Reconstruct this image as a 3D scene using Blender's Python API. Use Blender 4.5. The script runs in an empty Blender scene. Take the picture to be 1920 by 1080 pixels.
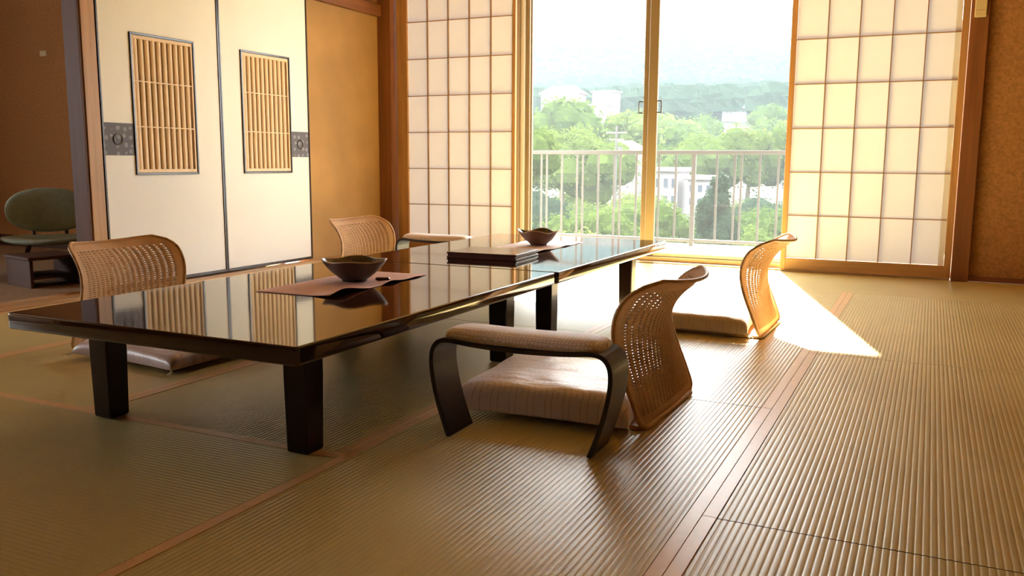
import bpy, math, random
from mathutils import Vector, Matrix, noise
sc = bpy.context.scene
col = sc.collection
R = math.radians
PI = math.pi

# ---------------------------------------------------------------- camera
CAMH = 0.76
F_PX, YAW, PITCH, ROLL = 1636.78, 0.444592, -0.1446975, 0.0057721
fw = Vector((-math.sin(YAW) * math.cos(PITCH), math.cos(YAW) * math.cos(PITCH), math.sin(PITCH)))
r0 = Vector((math.cos(YAW), math.sin(YAW), 0.0))
u0 = r0.cross(fw)
r1 = r0 * math.cos(ROLL) + u0 * math.sin(ROLL)
u1 = -r0 * math.sin(ROLL) + u0 * math.cos(ROLL)
cd = bpy.data.cameras.new('camera')
cam = bpy.data.objects.new('camera', cd)
col.objects.link(cam)
cd.sensor_width = 36.0
cd.lens = F_PX / 1920 * 36.0
cd.clip_start = 0.05
cd.clip_end = 6000
mw = Matrix((r1, u1, -fw)).transposed().to_4x4()
mw.translation = Vector((0, 0, CAMH))
cam.matrix_world = mw
sc.camera = cam

# ---------------------------------------------------------------- world, sun, exposure
SUN_EL, SUN_DIR = R(36.5), Vector((-0.282, 0.959))
w = bpy.data.worlds.new('sky')
sc.world = w
w.use_nodes = True
nt = w.node_tree
nt.nodes.clear()
tc = nt.nodes.new('ShaderNodeTexCoord')
sp = nt.nodes.new('ShaderNodeSeparateXYZ')
cr = nt.nodes.new('ShaderNodeValToRGB')
cr.color_ramp.elements[0].position = 0.0
cr.color_ramp.elements[0].color = (0.95, 0.98, 1.0, 1)
cr.color_ramp.elements[1].position = 0.8
cr.color_ramp.elements[1].color = (0.93, 0.94, 0.96, 1)
bg = nt.nodes.new('ShaderNodeBackground')
bg.inputs['Strength'].default_value = 5.4
wo = nt.nodes.new('ShaderNodeOutputWorld')
nt.links.new(tc.outputs['Generated'], sp.inputs[0])
nt.links.new(sp.outputs['Z'], cr.inputs[0])
nt.links.new(cr.outputs[0], bg.inputs['Color'])
nt.links.new(bg.outputs[0], wo.inputs['Surface'])

sl = bpy.data.lights.new('sun', 'SUN')
sl.energy = 38.0
sl.angle = R(0.9)
sl.color = (1.0, 0.89, 0.72)
so = bpy.data.objects.new('sun', sl)
col.objects.link(so)
sd = Vector((SUN_DIR.x * math.cos(SUN_EL), SUN_DIR.y * math.cos(SUN_EL), math.sin(SUN_EL))).normalized()
so.rotation_euler = sd.to_track_quat('Z', 'Y').to_euler()
so.location = (-3, 12, 9)

vs = sc.view_settings
vs.view_transform = 'Standard'
vs.look = 'None'
vs.gamma = 1.0
vs.use_curve_mapping = False
vs.exposure = 1.35
cy = sc.cycles
cy.use_denoising = True
cy.max_bounces = 9
cy.diffuse_bounces = 6
cy.glossy_bounces = 4
cy.transmission_bounces = 6
cy.transparent_max_bounces = 12
cy.volume_bounces = 0
cy.sample_clamp_indirect = 8.0
cy.caustics_reflective = False
cy.caustics_refractive = False
cy.volume_max_steps = 8

# ---------------------------------------------------------------- material helpers
class NB:
    def __init__(s, name):
        s.m = bpy.data.materials.new(name)
        s.m.use_nodes = True
        s.t = s.m.node_tree
        s.b = s.t.nodes['Principled BSDF']
        s.out = s.t.nodes['Material Output']
    def n(s, kind, **kw):
        nd = s.t.nodes.new(kind)
        for k, v in kw.items():
            setattr(nd, k, v)
        return nd
    def lk(s, a, b):
        s.t.links.new(a, b)
    def val(s, sock, v):
        if isinstance(v, bpy.types.NodeSocket):
            s.lk(v, sock)
        else:
            sock.default_value = v
    def math(s, op, a, b=0.0, c=0.0):
        nd = s.n('ShaderNodeMath', operation=op)
        s.val(nd.inputs[0], a)
        s.val(nd.inputs[1], b)
        s.val(nd.inputs[2], c)
        return nd.outputs[0]
    def coord(s, which='Object', scale=(1, 1, 1)):
        tcn = s.n('ShaderNodeTexCoord')
        mp = s.n('ShaderNodeMapping')
        mp.inputs['Scale'].default_value = scale
        s.lk(tcn.outputs[which], mp.inputs[0])
        return mp.outputs[0]
    def noise(s, vec, scale=5.0, detail=4.0, rough=0.5):
        nd = s.n('ShaderNodeTexNoise')
        s.lk(vec, nd.inputs['Vector'])
        nd.inputs['Scale'].default_value = scale
        nd.inputs['Detail'].default_value = detail
        nd.inputs['Roughness'].default_value = rough
        return nd.outputs['Fac']
    def ramp(s, fac, stops):
        nd = s.n('ShaderNodeValToRGB')
        e = nd.color_ramp.elements
        e[0].position, e[0].color = stops[0][0], (*stops[0][1], 1)
        e[1].position, e[1].color = stops[-1][0], (*stops[-1][1], 1)
        for p, c in stops[1:-1]:
            x = e.new(p)
            x.color = (*c, 1)
        s.lk(fac, nd.inputs[0])
        return nd.outputs[0]
    def bump(s, h, strength=0.3, dist=0.002):
        nd = s.n('ShaderNodeBump')
        nd.inputs['Strength'].default_value = strength
        nd.inputs['Distance'].default_value = dist
        s.lk(h, nd.inputs['Height'])
        s.lk(nd.outputs[0], s.b.inputs['Normal'])
    def set(s, **kw):
        for k, v in kw.items():
            k = {'rough': 'Roughness', 'metal': 'Metallic', 'ior': 'IOR', 'col': 'Base Color', 'coat': 'Coat Weight',
                 'coatr': 'Coat Roughness', 'sheen': 'Sheen Weight', 'spec': 'Specular IOR Level'}[k]
            if isinstance(v, tuple) and len(v) == 3:
                v = (*v, 1)
            s.val(s.b.inputs[k], v)
        return s

def mat_simple(name, c, rough=0.6, var=0.12, scale=6.0, bump=0.0, bscale=80.0, stretch=(1, 1, 1), **kw):
    m = NB(name)
    v = m.coord('Object', stretch)
    f = m.noise(v, scale, 5)
    lo = tuple(x * (1 - var) for x in c)
    hi = tuple(min(1, x * (1 + var)) for x in c)
    m.set(col=m.ramp(f, [(0.3, lo), (0.7, hi)]), rough=rough, **kw)
    if bump:
        m.bump(m.noise(v, bscale, 3), bump, 0.002)
    return m.m

def mat_wood(name, c, rough=0.45, axis='Z', var=0.25, grain=22.0):
    st = {'X': (0.06, 1, 1), 'Y': (1, 0.06, 1), 'Z': (1, 1, 0.06)}[axis]
    m = NB(name)
    v = m.coord('Object', st)
    f = m.noise(v, grain, 6, 0.6)
    lo = tuple(x * (1 - var) for x in c)
    hi = tuple(min(1, x * (1 + var)) for x in c)
    m.set(col=m.ramp(f, [(0.3, lo), (0.7, hi)]), rough=rough)
    m.bump(f, 0.15, 0.001)
    return m.m

M = {}
for ax in 'XYZ':
    M['post' + ax] = mat_wood('reddish_brown_wood_' + ax, (0.21, 0.074, 0.024), 0.45, ax)
    M['pale' + ax] = mat_wood('honey_cedar_' + ax, (0.43, 0.225, 0.085), 0.45, ax)
M['sill'] = mat_wood('sill_wood', (0.50, 0.34, 0.18), 0.4, 'X')
M['threshold'] = mat_wood('threshold_wood', (0.42, 0.24, 0.10), 0.35, 'Y')
M['wall'] = mat_simple('ochre_sand_wall', (0.38, 0.21, 0.075), 0.9, 0.16, 2.2, 0.35, 260)
M['wall_brown'] = mat_simple('brown_sand_wall', (0.38, 0.18, 0.062), 0.95, 0.22, 60, 0.6, 300)
M['wall_alcove'] = mat_simple('alcove_sand_wall', (0.36, 0.165, 0.055), 0.95, 0.18, 60, 0.6, 300)
M['ceiling'] = mat_wood('ceiling_boards', (0.55, 0.36, 0.18), 0.6, 'Y')
M['fusuma'] = mat_simple('cream_paper', (0.80, 0.775, 0.735), 0.75, 0.02, 3, 0.05, 200)
M['lacquer_edge'] = mat_simple('black_lacquer_edge', (0.035, 0.020, 0.014), 0.22, 0.2)
M['slat'] = mat_wood('pale_slat_wood', (0.70, 0.50, 0.29), 0.5, 'Z', 0.1)
M['slat_back'] = mat_simple('slat_backing', (0.42, 0.27, 0.13), 0.8)
M['alu'] = mat_simple('bronze_aluminium', (0.28, 0.205, 0.125), 0.38, 0.06, 3, metal=0.35)
M['alu_pale'] = mat_simple('pale_aluminium', (0.52, 0.46, 0.36), 0.4, 0.05, 3, metal=0.2)
M['rail'] = mat_simple('grey_rail_paint', (0.035, 0.031, 0.028), 0.5, 0.1, 4)
M['concrete'] = mat_simple('balcony_concrete', (0.55, 0.55, 0.48), 0.85, 0.12, 3, 0.2)
M['metal_dark'] = mat_simple('dark_metal', (0.08, 0.07, 0.06), 0.35, 0.1, metal=0.8)
M['chrome'] = mat_simple('worn_nickel', (0.55, 0.53, 0.50), 0.25, 0.05, metal=1.0)
M['switch'] = mat_simple('ivory_plastic', (0.62, 0.50, 0.28), 0.4, 0.03)
M['heri'] = mat_simple('border_cloth', (0.70, 0.43, 0.20), 0.34, 0.06, 30, 0.15, 500, spec=0.8)
M['mint'] = mat_simple('mint_upholstery', (0.33, 0.42, 0.35), 0.85, 0.1, 30, 0.4, 300)
M['dark_wood'] = mat_wood('dark_brown_wood', (0.065, 0.026, 0.014), 0.6, 'X')
M['carpet'] = mat_simple('alcove_carpet', (0.30, 0.20, 0.11), 0.9, 0.15, 40, 0.5, 300)
M['gap'] = mat_simple('seam_shadow_board', (0.10, 0.07, 0.035), 0.9)

# tatami rush: fine crosswise weft in relief, slight blotches
def mat_tatami(axis):
    m = NB('tatami_rush_' + axis)
    st = (1, 0.9, 1) if axis == 'Y' else (0.9, 1, 1)
    v = m.coord('Object', st)
    big = m.noise(v, 1.6, 3)
    s2 = (40, 700, 1) if axis == 'Y' else (700, 40, 1)
    v2 = m.coord('Object', s2)
    fine = m.noise(v2, 1.0, 3, 0.6)
    mixf = m.math('MULTIPLY_ADD', big, 0.45, m.math('MULTIPLY', fine, 0.55))
    m.set(col=m.ramp(mixf, [(0.3, (0.46, 0.375, 0.15)), (0.5, (0.56, 0.47, 0.205)), (0.72, (0.66, 0.56, 0.275))]), rough=0.32, spec=0.6)
    m.bump(fine, 0.22, 0.001)
    return m.m
M['tatX'] = mat_tatami('X')
M['tatY'] = mat_tatami('Y')

def mat_lacquer():
    m = NB('dark_lacquer')
    v = m.coord('Object')
    f = m.noise(v, 3, 4)
    m.set(col=m.ramp(f, [(0.3, (0.016, 0.0055, 0.003)), (0.7, (0.030, 0.010, 0.005))]), rough=0.055, ior=1.65)
    m.bump(m.noise(v, 14, 2), 0.035, 0.002)
    return m.m
M['lacquer'] = mat_lacquer()
M['leg_lacquer'] = mat_simple('dark_leg_lacquer', (0.014, 0.006, 0.004), 0.22, 0.2, ior=1.4)
M['arm_frame'] = mat_simple('black_bentwood', (0.022, 0.015, 0.012), 0.36, 0.15)

def mat_paper():
    m = NB('shoji_paper')
    v = m.coord('Object')
    f = m.noise(v, 3.5, 5)
    c = m.ramp(f, [(0.3, (0.70, 0.69, 0.69)), (0.7, (0.76, 0.75, 0.75))])
    d = m.n('ShaderNodeBsdfDiffuse')
    t = m.n('ShaderNodeBsdfTranslucent')
    mx = m.n('ShaderNodeMixShader')
    m.lk(c, d.inputs[0])
    t.inputs[0].default_value = (0.85, 0.88, 1.0, 1)
    mx.inputs[0].default_value = PAPER_T
    m.lk(d.outputs[0], mx.inputs[1])
    m.lk(t.outputs[0], mx.inputs[2])
    m.lk(mx.outputs[0], m.out.inputs['Surface'])
    return m.m
PAPER_T = 0.014
M['paper'] = mat_paper()

def mat_glass():
    m = NB('window_glass')
    g = m.n('ShaderNodeBsdfGlossy')
    g.inputs['Roughness'].default_value = 0.01
    t = m.n('ShaderNodeBsdfTransparent')
    t.inputs[0].default_value = (0.94, 0.96, 0.95, 1)
    fr = m.n('ShaderNodeFresnel')
    fr.inputs[0].default_value = 1.45
    mx = m.n('ShaderNodeMixShader')
    m.lk(fr.outputs[0], mx.inputs[0])
    m.lk(t.outputs[0], mx.inputs[1])
    m.lk(g.outputs[0], mx.inputs[2])
    veil = m.n('ShaderNodeBsdfTranslucent')       # thin film added to imitate veiling glare over the view
    veil.inputs[0].default_value = (0.86, 0.95, 1.0, 1)
    m2 = m.n('ShaderNodeMixShader')
    m2.inputs[0].default_value = 0.008
    m.lk(mx.outputs[0], m2.inputs[1])
    m.lk(veil.outputs[0], m2.inputs[2])
    m.lk(m2.outputs[0], m.out.inputs['Surface'])
    return m.m
M['glass'] = mat_glass()

def mat_wicker():
    m = NB('woven_rattan')
    uv = m.coord('UV')
    s = m.n('ShaderNodeSeparateXYZ')
    m.lk(uv, s.inputs[0])
    wv = m.math('SINE', m.math('MULTIPLY', s.outputs['Y'], 2 * PI * 150))
    ck = m.math('SINE', m.math('MULTIPLY', s.outputs['X'], 2 * PI * 40))
    h = m.math('MULTIPLY_ADD', ck, 0.4, wv)
    f = m.noise(m.coord('Object'), 9, 4)
    f2 = m.math('MULTIPLY_ADD', h, 0.10, f)
    m.set(col=m.ramp(f2, [(0.25, (0.50, 0.28, 0.12)), (0.75, (0.80, 0.56, 0.32))]), rough=0.66)
    m.bump(h, 0.5, 0.0012)
    tr = m.n('ShaderNodeBsdfTranslucent')
    tr.inputs[0].default_value = (0.90, 0.68, 0.44, 1)
    mx = m.n('ShaderNodeMixShader')
    mx.inputs[0].default_value = 0.42
    m.lk(m.b.outputs[0], mx.inputs[1])
    m.lk(tr.outputs[0], mx.inputs[2])
    m.lk(mx.outputs[0], m.out.inputs['Surface'])
    return m.m
M['wicker'] = mat_wicker()
M['cane_rim'] = mat_simple('cane_wrapping', (0.58, 0.35, 0.15), 0.42, 0.2, 60, 0.4, 400)
M['base_cane'] = mat_simple('seat_base_cane', (0.50, 0.31, 0.13), 0.5, 0.15, 30, 0.4, 300)

# cushion cover with overlapping wave-scale print
def mat_scales(name, base, line, scale=9.0):
    m = NB(name)
    tcn = m.n('ShaderNodeTexCoord')
    s = m.n('ShaderNodeSeparateXYZ')
    m.lk(tcn.outputs['Object'], s.inputs[0])
    x = m.math('MULTIPLY', s.outputs['Y'], scale)
    y = m.math('MULTIPLY', s.outputs['X'], scale)
    j0 = m.math('CEIL', m.math('MULTIPLY', m.math('SUBTRACT', y, 0.5), 4.0))
    def dist(k):
        j = m.math('ADD', j0, float(k))
        off = m.math('MULTIPLY', m.math('FLOORED_MODULO', j, 2.0), 0.5)
        xs = m.math('SUBTRACT', x, off)
        dx = m.math('SUBTRACT', xs, m.math('ROUND', xs))
        dy = m.math('MULTIPLY_ADD', j, -0.25, y)
        return m.math('SQRT', m.math('ADD', m.math('MULTIPLY', dx, dx), m.math('MULTIPLY', dy, dy)))
    d = dist(2)
    for k in (1, 0):
        dk = dist(k)
        inside = m.math('LESS_THAN', dk, 0.5)
        d = m.math('ADD', m.math('MULTIPLY', dk, inside), m.math('MULTIPLY', d, m.math('SUBTRACT', 1.0, inside)))
    ring = m.math('SINE', m.math('MULTIPLY', d, 2 * PI * 6))
    ln = m.math('GREATER_THAN', ring, 0.86)
    nz = m.noise(m.coord('Object'), 7, 3)
    ln = m.math('MULTIPLY', ln, m.math('MULTIPLY', nz, 0.9))
    m.set(col=m.ramp(ln, [(0.0, base), (1.0, line)]), rough=0.34, sheen=0.5, spec=0.8)
    f = m.noise(m.coord('Object', (1, 3.5, 1)), 8, 5)
    m.bump(f, 0.5, 0.012)
    return m.m
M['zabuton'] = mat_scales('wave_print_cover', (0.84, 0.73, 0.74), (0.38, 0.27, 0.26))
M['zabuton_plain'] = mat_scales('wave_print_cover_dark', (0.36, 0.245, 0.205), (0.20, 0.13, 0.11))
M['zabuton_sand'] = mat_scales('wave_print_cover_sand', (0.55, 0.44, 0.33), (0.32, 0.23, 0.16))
M['tassel'] = mat_simple('white_thread', (0.80, 0.76, 0.70), 0.7)

def mat_pad():
    m = NB('armrest_fabric')
    v = m.coord('Object')
    vo = m.n('ShaderNodeTexVoronoi')
    vo.feature = 'DISTANCE_TO_EDGE'
    vo.inputs['Scale'].default_value = 95
    vo.inputs['Randomness'].default_value = 0.25
    m.lk(v, vo.inputs['Vector'])
    m.set(col=m.ramp(vo.outputs['Distance'], [(0.0, (0.56, 0.42, 0.32)), (0.18, (0.88, 0.77, 0.70))]), rough=0.5, sheen=0.8, spec=0.8)
    m.bump(vo.outputs['Distance'], 0.5, 0.003)
    return m.m
M['pad'] = mat_pad()

M['mat_pink'] = mat_simple('rose_paper_mat', (0.72, 0.46, 0.43), 0.6, 0.05, 20, 0.3, 300)
M['mat_pale'] = mat_simple('pale_rose_mat', (0.80, 0.66, 0.62), 0.6, 0.05, 20, 0.3, 300)
def mat_glaze(name, a, b, rough=0.28):
    m = NB(name)
    f = m.noise(m.coord('Object'), 38, 5, 0.7)
    m.set(col=m.ramp(f, [(0.35, a), (0.65, b)]), rough=rough)
    m.bump(f, 0.2, 0.002)
    return m.m
M['bowl_dark'] = mat_glaze('dark_brown_glaze', (0.035, 0.022, 0.014), (0.085, 0.05, 0.028))
M['bowl_tan'] = mat_glaze('russet_glaze', (0.13, 0.065, 0.045), (0.20, 0.11, 0.08), 0.4)
M['bowl_in'] = mat_glaze('green_brown_glaze', (0.04, 0.032, 0.012), (0.12, 0.09, 0.035), 0.18)
M['bowl_rim'] = mat_glaze('pale_glaze_edge', (0.42, 0.30, 0.18), (0.60, 0.46, 0.30), 0.3)
M['folder'] = mat_simple('maroon_cover', (0.11, 0.05, 0.04), 0.20, 0.15)
M['folder_page'] = mat_simple('page_edges', (0.35, 0.25, 0.2), 0.8)

# ---------------------------------------------------------------- mesh helpers
def mesh_obj(name, verts, faces, mat, parent=None, smooth=False, loc=None, uvs=None):
    me = bpy.data.meshes.new(name)
    me.from_pydata([tuple(v) for v in verts], [], faces)
    if uvs:
        ul = me.uv_layers.new(name='uv')
        for lp in me.loops:
            ul.data[lp.index].uv = uvs[lp.vertex_index]
    me.materials.append(mat)
    if smooth:
        for p in me.polygons:
            p.use_smooth = True
    me.update()
    o = bpy.data.objects.new(name, me)
    col.objects.link(o)
    if parent:
        o.parent = parent
    if loc:
        o.location = loc
    return o

class MB:
    def __init__(s):
        s.v = []
        s.f = []
    def add(s, verts, faces):
        b = len(s.v)
        s.v += [tuple(v) for v in verts]
        s.f += [tuple(i + b for i in f) for f in faces]
        return s
    def box(s, x0, x1, y0, y1, z0, z1, c=0.0):
        """box with chamfered vertical and horizontal edges when c>0"""
        if c <= 0:
            v = [(x0, y0, z0), (x1, y0, z0), (x1, y1, z0), (x0, y1, z0), (x0, y0, z1), (x1, y0, z1), (x1, y1, z1), (x0, y1, z1)]
            f = [(0, 3, 2, 1), (4, 5, 6, 7), (0, 1, 5, 4), (1, 2, 6, 5), (2, 3, 7, 6), (3, 0, 4, 7)]
            return s.add(v, f)
        def ring(i, z):
            a, b, cc, d = x0 + i, x1 - i, y0 + i, y1 - i
            k = c
            return [(a + k, cc, z), (b - k, cc, z), (b, cc + k, z), (b, d - k, z), (b - k, d, z), (a + k, d, z), (a, d - k, z), (a, cc + k, z)]
        rs = [ring(c, z0), ring(0, z0 + c), ring(0, z1 - c), ring(c, z1)]
        v = sum(rs, [])
        f = [tuple(reversed(range(8))), tuple(range(24, 32))]
        for k in range(3):
            for i in range(8):
                j = (i + 1) % 8
                f.append((k * 8 + i, k * 8 + j, k * 8 + 8 + j, k * 8 + 8 + i))
        return s.add(v, f)
    def tube(s, pts, r, n=8, closed=False, cap=True):
        pts = [Vector(p) for p in pts]
        N = len(pts)
        rr = r if isinstance(r, (list, tuple)) else [r] * N
        b = len(s.v)
        up = None
        for i, p in enumerate(pts):
            if closed:
                t = (pts[(i + 1) % N] - pts[i - 1])
            else:
                t = pts[min(i + 1, N - 1)] - pts[max(i - 1, 0)]
            t.normalize()
            if up is None:
                up = Vector((0, 0, 1)) if abs(t.z) < 0.9 else Vector((1, 0, 0))
            a = t.cross(up)
            if a.length < 1e-6:
                a = t.orthogonal()
            a.normalize()
            up = a.cross(t).normalized()
            for k in range(n):
                an = 2 * PI * k / n
                s.v.append(tuple(p + (a * math.cos(an) + up * math.sin(an)) * rr[i]))
        for i in range(N if closed else N - 1):
            i2 = (i + 1) % N
            for k in range(n):
                k2 = (k + 1) % n
                s.f.append((b + i * n + k, b + i * n + k2, b + i2 * n + k2, b + i2 * n + k))
        if cap and not closed:
            s.f.append(tuple(b + k for k in reversed(range(n))))
            s.f.append(tuple(b + (N - 1) * n + k for k in range(n)))
        return s
    def prism(s, outline, axis, a0, a1):
        """extrude closed 2d outline along axis ('X','Y','Z') from a0 to a1"""
        n = len(outline)
        def P(u, v, a):
            return {'X': (a, u, v), 'Y': (u, a, v), 'Z': (u, v, a)}[axis]
        v = [P(u, w_, a0) for u, w_ in outline] + [P(u, w_, a1) for u, w_ in outline]
        f = [tuple(range(n)), tuple(reversed(range(n, 2 * n)))]
        for i in range(n):
            j = (i + 1) % n
            f.append((j, i, n + i, n + j))
        return s.add(v, f)
    def obj(s, name, mat, parent=None, smooth=False, loc=None):
        return mesh_obj(name, s.v, s.f, mat, parent, smooth, loc)

def fix(o):
    """outward normals"""
    import bmesh
    bm = bmesh.new()
    bm.from_mesh(o.data)
    bmesh.ops.recalc_face_normals(bm, faces=bm.faces)
    bm.to_mesh(o.data)
    bm.free()
    return o

def empty(name, loc=(0, 0, 0), rz=0.0):
    o = bpy.data.objects.new(name, None)
    col.objects.link(o)
    o.location = loc
    o.rotation_euler = (0, 0, rz)
    o.empty_display_size = 0.1
    return o

def tag(o, label, cat, group=None):
    o['label'] = label
    o['category'] = cat
    if group:
        o['group'] = group
    return o

def struct(o):
    o['kind'] = 'structure'
    return o

def copy_tree(o, parent=None):
    c = o.copy()
    col.objects.link(c)
    if parent:
        c.parent = parent
    for ch in list(o.children):
        copy_tree(ch, c)
    return c

def bevel(o, w_=0.003, seg=2, angle=R(35)):
    b = o.modifiers.new('bevel', 'BEVEL')
    b.width = w_
    b.segments = seg
    b.limit_method = 'ANGLE'
    b.angle_limit = angle
    return o

def linked(name, me, parent, loc=(0, 0, 0), rz=0.0, scale=None):
    o = bpy.data.objects.new(name, me)
    col.objects.link(o)
    o.parent = parent
    o.location = loc
    o.rotation_euler = (0, 0, rz)
    if scale:
        o.scale = scale
    return o

# ---------------------------------------------------------------- room shell
WX, WY = -4.226, 6.369          # planes of the sliding-door wall and the window wall
MW, ML = 0.937, 1.824           # tatami mat
RIB = 0.0144
floor = struct(MB().box(-4.06, 3.2, -3.0, 6.36, -0.14, -0.052).obj('floor', M['gap']))

def ribbed_mat(w_, l_, axis, h0, h1):
    """mat lying w_ by l_ with rush ribs running along its length; h0/h1: border cloth on its long edges"""
    inner0, inner1 = (0.031 if h0 else 0.0), w_ - (0.031 if h1 else 0.0)
    n = int(round((inner1 - inner0) / RIB))
    prof = []
    for i in range(n):
        u = inner0 + (inner1 - inner0) * i / n
        d = (inner1 - inner0) / n
        for a, z in ((0.0, -0.0011), (0.11, -0.0003), (0.28, 0.0), (0.72, 0.0), (0.89, -0.0003)):
            prof.append((u + d * a, z))
    prof.append((inner1, -0.0011))
    g = 0.002
    prof = [(inner0 + g, -0.05)] + [(min(max(u, inner0 + g), inner1 - g), z) for u, z in prof] + [(inner1 - g, -0.05)]
    v, f = [], []
    for u, z in prof:
        v += [(u, g, z), (u, l_ - g, z)]
    k = len(prof)
    for i in range(k - 1):
        f.append((2 * i, 2 * i + 2, 2 * i + 3, 2 * i + 1))
    f.append((0, 1, 2 * k - 1, 2 * k - 2))
    # end faces on vertices of their own, so that shading normals stay upright
    nv = len(v)
    v = v + v
    f.append(tuple(nv + 2 * i for i in range(k)))
    f.append(tuple(nv + 2 * i + 1 for i in reversed(range(k))))
    if axis == 'X':
        v = [(y, w_ - x, z) for x, y, z in v]
    return v, f
mat_cache = {}
def tatami(x0, y0, axis, w_, l_, h0=True, h1=True):
    key = (axis, round(w_, 3), round(l_, 3), h0, h1)
    if key not in mat_cache:
        v, f = ribbed_mat(w_, l_, axis, h0, h1)
        o = mesh_obj('tatami_mat', v, f, M['tat' + axis], floor)
        o.data.materials.append(M['gap'])
        for p in o.data.polygons:
            p.use_smooth = len(p.vertices) == 4 and p.area < .08
            if len(p.vertices) > 4:
                p.material_index = 1

        mat_cache[key] = o.data
        o.location = (x0, y0, 0)
    else:
        o = linked('tatami_mat', mat_cache[key], floor, (x0, y0, 0))
    g = 0.0004
    for side, on in ((0, h0), (1, h1)):
        if not on:
            continue
        hk = ('h', axis, side, round(w_, 3), round(l_, 3))
        a0, a1 = (g, 0.032) if side == 0 else (w_ - 0.032, w_ - g)
        if hk not in mat_cache:
            mb = MB()
            if axis == 'Y':
                mb.box(a0, a1, g, l_ - g, -0.05, 0.0012, 0.0008)
            else:
                mb.box(g, l_ - g, w_ - a1, w_ - a0, -0.05, 0.0012, 0.0008)
            h = mb.obj('cloth_border', M['heri'], o)
            fix(h)
            mat_cache[hk] = h.data
        else:
            h = linked('cloth_border', mat_cache[hk], o)
    return o

XB, XA = -0.401, -0.401 - MW                     # joints B and A
XC, XD, XE = XA - MW, XA - 2 * MW, XA - 3 * MW + 0.03
# columns with mats lying towards the window
for x0, ys in ((XB, (-3.665, -1.841, -0.017, 1.807, 3.631)), (XA, (-2.741, -0.917, 0.905, 2.729)), (XC, (1.789, 3.631)), (XD, (1.789, 3.631))):
    for y in ys:
        l_ = ML - (0.018 if (x0 in (XC, XD) and y < 2) else 0)
        if y < -3:
            continue
        tatami(x0, y, 'Y', MW, ML if y > 2 or x0 > XC + .1 else 3.631 - 1.789)
tatami(XA, 4.553, 'Y', MW, 0.904)
tatami(XE, 1.789, 'Y', XD - XE, 3.631 - 1.789)
tatami(XE, 3.631, 'Y', XD - XE, 1.826)
for y in (1.807, 3.631, -0.017, -1.841):
    tatami(XB + MW, y, 'Y', MW, ML)
    tatami(XB + 2 * MW, y, 'Y', 0.70, ML)
# rotated mats, lower left of the picture
for k, y in enumerate((0.877, -0.035, -0.947, -1.859, -2.771)):
    off = 0.0 if k % 2 == 0 else -0.9
    x1 = XA
    while x1 > XE + 0.05:
        x0 = max(XE, x1 - (ML if (x1 != XA or k % 2 == 0) else 0.912))
        tatami(x0, y, 'X', 0.912, x1 - x0)
        x1 = x0
# rotated mats along the window wall
for x0, x1 in ((XE, -2.77), (-2.77, -0.95), (-0.95, 0.875), (0.875, 2.70)):
    tatami(x0, 5.457, 'X', 0.90, x1 - x0, False, False)

def sbox(name, mat, *a, c=0.0):
    o = MB().box(*a, c=c).obj(name, mat)
    return struct(fix(o))
CZ = 2.55
# left wall: fusuma bay, upper wall, lintel, side panel
sbox('wall_left', M['wall'], -4.36, -4.245, 5.33, 6.40, 0.0, 1.935)
sbox('wall_left', M['wall'], -4.36, -4.245, 3.41, 6.40, 2.03, CZ)
sbox('trim_1', M['postY'], -4.37, -4.205, 3.40, 6.40, 1.937, 2.028, c=0.003)          # lintel above the doors
sbox('trim_2', M['threshold'], -4.40, -4.13, -3.0, 6.38, -0.05, 0.004, c=0.002)        # grooved threshold
for k, x in enumerate((-4.165, -4.18, -4.335, -4.35)):
    sbox('trim_%d' % (20 + k), M['threshold'], x - 0.004, x + 0.004, -3.0, 5.3 if x > -4.2 else 3.38, 0.0041, 0.009)
sbox('trim_3', M['threshold'], -4.13, XE - 0.002, -3.0, 6.36, -0.05, 0.001)
sbox('trim_4', M['paleZ'], -4.226 - 0.11, -4.222, 3.405, 3.495, 0.005, CZ, c=0.002)    # post at the alcove
sbox('trim_5', M['postZ'], -4.36, -4.118, 6.275, 6.46, 0.0, CZ, c=0.003)               # corner post
M['post_shade'] = mat_wood('painted_shade_wood', (0.09, 0.030, 0.012), 0.65, 'Z')
sbox('trim_19', M['post_shade'], -4.345, -4.229, 3.388, 3.404, 0.005, 2.0, c=0.001)          # dark strip added to paint shade on the post's side face
# alcove room behind
sbox('wall_alcove_back', M['wall_alcove'], -8.0, -4.34, 5.05, 5.15, -0.1, CZ)
for a in ((-3.0, -1.0, -0.1, CZ), (2.0, 5.15, -0.1, CZ), (-1.0, 2.0, -0.1, 0.7), (-1.0, 2.0, 1.9, CZ)):
    sbox('wall_alcove_left', M['wall_brown'], -8.1, -8.0, *a)
sbox('wall_alcove_right', M['dark_wood'], -4.40, -4.345, 3.50, 5.05, 0.005, CZ)
sbox('floor_alcove', M['carpet'], -8.0, -4.41, -3.0, 5.05, -0.1, -0.005)
sbox('baseboard_alcove', M['dark_wood'], -8.0, -4.41, 5.03, 5.049, -0.005, 0.09, c=0.002)
sbox('wall_left', M['wall_brown'], -4.36, -4.24, -3.0, 0.2, 0.01, CZ)
sbox('trim_6', M['postY'], -4.36, -4.22, 0.2, 3.404, 2.0, 2.1, c=0.003)
sbox('wall_left', M['wall_brown'], -4.35, -4.24, 0.2, 3.404, 2.1, CZ)
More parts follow.
